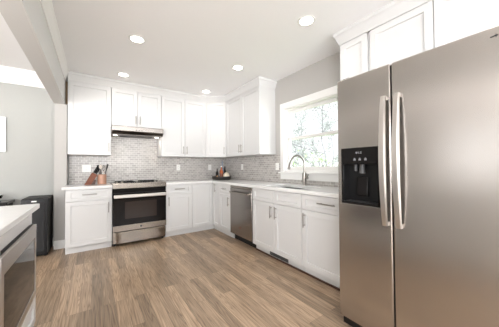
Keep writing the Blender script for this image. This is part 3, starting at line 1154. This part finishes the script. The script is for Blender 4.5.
# ------------------------------------------------------------------ outlets
def outlet(label, loc, rz, w=.072):
    r = thing('outlet', label, 'outlet', loc, rz, 'white wall outlets')
    MB().box(-w / 2, w / 2, -.006, -.0002, -.058, .058).build('cover_plate', 'plastic_white', r, bevel=.002)
    for z in (-.022, .022):
        s = MB().box(-.016, .016, -.008, -.0055, z - .015, z + .015).build('socket', 'plastic_white', r, bevel=.002)
        for x in (-.006, .006):
            MB().box(x - .0012, x + .0012, -.0085, -.0078, z - .004, z + .007).build('slot', 'icon_dark', s)
    return r


outlet('white outlet on the tile behind the knife block', (-.077, YB - .0095, 1.16), 0, .115)
outlet('white outlet on the back tile midway between range and corner', (1.402, YB - .0095, 1.167), 0)
outlet('white outlet on the back tile just left of the corner bottles', (2.078, YB - .0095, 1.167), 0)
outlet('white outlet on the side tile right of the corner bottles', (W - .0095, 3.806, 1.168), ROT_R)
outlet('white outlet on the tile beside the window casing', (W - .0095, 2.762, 1.171), ROT_R)

# ------------------------------------------------------------------ knife block, knives, crock, utensils
kb0 = Vector((-.10, 4.20, CZ1 + .0005))
kbk = thing('knife_block', 'slanted copper-brown wooden knife block left of the utensil crock', 'knife block', kb0)
MB().prism([(0, 0), (.085, 0), (.165, .145), (.095, .185)], 0, .11, 1).build('block', 'copper_wood', kbk, bevel=.004)
MB().prism([(.0855, 0), (.135, 0), (.150, .07), (.126, .07)], .01, .10, 1).build('shaded_block_side', 'dark_wood', kbk, bevel=.002)  # darker wood stands in for the block side lying in shadow
ax = Vector((.45, 0, .89)).normalized()
up = Vector((.87, 0, -.50)).normalized()
kn_labels = ['black-handled knife at the front left of the block', 'black-handled knife at the front right of the block',
             'black-handled knife at the middle left of the block', 'black-handled knife at the middle right of the block',
             'black-handled knife at the back of the block']
slots = [(.022, .02), (.058, .02), (.022, .055), (.058, .055), (.04, .09)]
for (a, y), lb in zip(slots, kn_labels):
    p = kb0 + Vector((.095, y, .185)) + up * a + ax * .0015
    k = thing('knife', lb, 'knife', p, 0, 'knives in the block')
    rot = ax.to_track_quat('Z', 'Y').to_matrix().to_4x4()
    MB().tube([(0, 0, .0), (0, 0, .03), (0, 0, .07), (0, 0, .095), (0, 0, .10)], [.009, .0105, .009, .0115, .007], 10, mat=rot).build('handle', 'black_plastic', k, smooth=True)
    MB().tube([(0, 0, .0), (0, 0, .006)], .0112, 10, mat=rot).build('bolster', 'nickel', k, smooth=True)

cr0 = Vector((.125, 4.24, CZ1 + .0005))
o = MB().lathe([(.0, 0), (.056, 0), (.060, .004), (.060, .150), (.057, .152), (.054, .150), (.054, .01), (0, .01)], cr0, 32).build('utensil_crock', 'pink_copper', smooth=True)
tag(o, 'pinkish copper crock holding kitchen utensils', 'crock')


def utensil(label, name, ax_, ay_, tx, ty, hz, mat, kind):
    p0 = cr0 + Vector((ax_, ay_, .014))
    p1 = cr0 + Vector((tx, ty, hz))
    r = thing(name, label, name.replace('_', ' '), p0, 0, 'utensils in the crock')
    d = p1 - p0
    MB().tube([(0, 0, 0), d * .7, d], [.0045, .0045, .006], 8).build('handle', mat, r, smooth=True)
    q = d.to_track_quat('Z', 'Y').to_matrix().to_4x4()
    mm_ = Matrix.Translation(d) @ q @ Matrix.Rotation(radians(25), 4, 'Z')
    if kind == 'spoon':
        hd_ = MB()
        vs, fs = [], []
        n = 14
        for s in (-.003, .003):
            for i in range(n):
                a = 2 * pi * i / n
                vs.append((.024 * sin(a), s - .006 * (1 - abs(cos(a))), .034 - .036 * cos(a)))
        fs = [tuple(range(n)), tuple(range(n, 2 * n))[::-1]] + [(i, (i + 1) % n, n + (i + 1) % n, n + i) for i in range(n)]
        hd_.add(vs, fs, mm_).build('bowl', mat, r, smooth=True)
    elif kind == 'spatula':
        MB().prism([(-.018, -.002), (.018, -.002), (.028, .03), (.028, .085), (-.028, .085), (-.028, .03)], -.002, .002, 1, mat=mm_).build('blade', mat, r, bevel=.001)
    else:
        wk = MB()
        for i in range(5):
            a = pi * i / 5
            wk.tube([mm_ @ Vector((.026 * cos(a) * sin(pi * t / 12) * (1 if t < 99 else 1), .026 * sin(a) * sin(pi * t / 12), .10 * t / 12)) for t in range(13)], .0013, 5)
            wk.tube([mm_ @ Vector((-.026 * cos(a) * sin(pi * t / 12), -.026 * sin(a) * sin(pi * t / 12), .10 * t / 12)) for t in range(13)], .0013, 5)
        wk.build('wires', mat, r, smooth=True)


utensil('black spatula leaning left in the crock', 'spatula', -.01, .005, -.042, .0, .215, 'black_plastic', 'spatula')
utensil('silver spoon near the front of the crock', 'spoon', .0, -.02, -.015, -.04, .235, 'satin_steel', 'spoon')
utensil('silver whisk in the middle of the crock', 'whisk', .012, .02, .02, .03, .20, 'satin_steel', 'whisk')
utensil('black slotted turner leaning far right in the crock', 'turner', .01, -.005, .058, -.01, .23, 'black_plastic', 'spatula')
utensil('black ladle spoon standing at the back of the crock', 'ladle', -.015, .035, -.02, .04, .24, 'dark_grey', 'spoon')

# ------------------------------------------------------------------ corner tray with bottles
tc = Vector((2.165, 4.115, CZ1 + .0005))
o = MB().lathe([(.0, 0), (.165, 0), (.188, .012), (.200, .065), (.194, .067), (.180, .016), (.160, .008), (0, .008)], tc, 40).build('tray', 'dark_wicker', smooth=True)
tag(o, 'round dark tray holding bottles in the countertop corner', 'tray')


def bottle(label, off, prof, mat, cap=None, capmat=None, lab=None, labmat=None):
    p = tc + Vector((off[0], off[1], .0085))
    r = thing('bottle', label, 'bottle', p, 0, 'bottles on the corner tray')
    MB().lathe(prof, seg=24).build('bottle_body', mat, r, smooth=True)
    if cap:
        MB().lathe(cap, seg=20).build('cap', capmat, r, smooth=True)
    if lab:
        MB().lathe(lab, seg=24, closed=True).build('label', labmat, r, smooth=True)


bottle('amber bottle with white cap at the front of the tray', (-.045, -.075),
       [(0, 0), (.031, 0), (.033, .004), (.036, .16), (.014, .205), (.013, .245), (0, .245)], 'amber',
       [(.0, .2705), (.015, .270), (.0155, .2455), (0, .2455)][::-1], 'plastic_white',
       [(.0362, .035), (.0372, .035), (.0372, .12), (.0362, .12)], 'copper_wood')
bottle('tall blue-grey glass bottle behind the amber bottle', (.02, .01),
       [(0, 0), (.034, 0), (.036, .004), (.038, .19), (.017, .26), (.016, .355), (0, .355)], 'blue_grey',
       [(.0, .3555), (.017, .3555), (.017, .385), (0, .385)], 'icon_grey')
bottle('slim dark bottle at the left rear of the tray', (-.075, .055),
       [(0, 0), (.026, 0), (.028, .004), (.028, .13), (.012, .17), (.011, .215), (0, .215)], 'black_gloss',
       [(.0, .2155), (.012, .2155), (.012, .235), (0, .235)], 'nickel')
bottle('dark bottle with grey cap behind the cream jar', (.10, .05),
       [(0, 0), (.034, 0), (.036, .004), (.036, .15), (.014, .19), (.013, .235), (0, .235)], 'black_gloss',
       [(.0, .2355), (.014, .2355), (.014, .26), (0, .26)], 'icon_dark')
jr = thing('jar', 'round cream ceramic jar on the right of the tray', 'jar', tc + Vector((.055, -.095, .0085)))
MB().lathe([(0, 0), (.040, 0), (.060, .025), (.065, .065), (.056, .105), (.038, .120), (0, .120)], seg=28).build('jar_body', 'cream', jr, smooth=True)
MB().lathe([(.0, .1205), (.041, .1205), (.038, .130), (.010, .136), (.010, .148), (0, .150)], seg=24).build('lid', 'cream', jr, smooth=True)
bn = thing('pear', 'small tan pear at the left front of the tray', 'fruit', tc + Vector((-.125, -.045, .0085)))
MB().lathe([(0, 0), (.022, .004), (.032, .025), (.028, .045), (.015, .065), (.010, .078), (0, .081)], seg=20).build('flesh', 'tan_food', bn, smooth=True)
MB().tube([(0, 0, .0812), (.003, 0, .092), (.006, 0, .10)], .002, 6).build('stem', 'dark_wood', bn)
o = MB().lathe([(0, 0), (.025, 0), (.027, .003), (.027, .062), (.024, .064), (0, .064)], tc + Vector((.115, -.02, .0085)), 20).build('spice_jar', 'plastic_white', smooth=True)
tag(o, 'short white spice jar at the right edge of the tray', 'jar')

# ------------------------------------------------------------------ outside the window
o = MB().box(W + .2, 24, -8, 24, -.62, -.60).build('lawn', 'lawn')
struct(o)


def tree(label, base, height, spread, seed, n_leaf, zmin, zmax, leafmat, lsz):
    rnd = random.Random(seed)
    root = thing('garden_tree', label, 'tree', base, 0)
    br = MB()
    tips = []

    def grow(p, d, ln, r, lv):
        pts, rs = [p], [r]
        for i in range(4):
            d = (d + Vector((rnd.uniform(-1, 1), rnd.uniform(-1, 1), rnd.uniform(-.4, .8))) * .22).normalized()
            p = p + d * ln / 4
            pts.append(p)
            rs.append(r * (1 - .13 * (i + 1)))
        br.tube(pts, rs, 6 if lv < 2 else 4, cap=False)
        if lv >= 2:
            tips.extend(pts[1:])
        if lv < 4:
            for i in range(3 if lv else 7):
                q = pts[rnd.randint(2, 4)] if lv else pts[rnd.randint(1, 4)]
                dd_ = (d * .6 + Vector((rnd.uniform(-1, 1), rnd.uniform(-1, 1), rnd.uniform(-.35, .8))) * spread).normalized()
                grow(q, dd_, ln * rnd.uniform(.55, .75), r * .52, lv + 1)
    grow(Vector((0, 0, 0)), Vector((0, 0, 1)), height * .5, .06, 0)
    br.build('trunk', 'bark', root, smooth=True)
    lf = MB()
    rnd.shuffle(tips)
    cand = [t for t in tips if zmin < t.z < zmax]
    for i in range(n_leaf):
        if not cand:
            break
        t = rnd.choice(cand) + Vector((rnd.gauss(0, .10), rnd.gauss(0, .10), rnd.gauss(0, .10)))
        s = rnd.uniform(*lsz)
        q = Matrix.Translation(t) @ Matrix.Rotation(rnd.uniform(0, 6.28), 4, 'Z') @ Matrix.Rotation(rnd.uniform(-1.2, 1.2), 4, 'X')
        lf.add([(0, 0, 0), (s * .4, s * .5, .008), (0, s * 1.3, 0), (-s * .4, s * .5, .008)], [(0, 1, 2), (0, 2, 3)], q)
    o = lf.build('foliage', leafmat, root)
    o['kind'] = 'stuff'


tree('tall bare-branched tree with sparse leaves outside the window', (9.6, 7.0, -.6), 6.6, 1.0, 5, 7000, .9, 4.8, 'leaf_grey', (.035, .075))
tree('small green leafy tree close outside the lower window pane', (5.6, 4.75, -.6), 2.5, .8, 12, 700, .3, 2.8, 'leaf', (.04, .08))
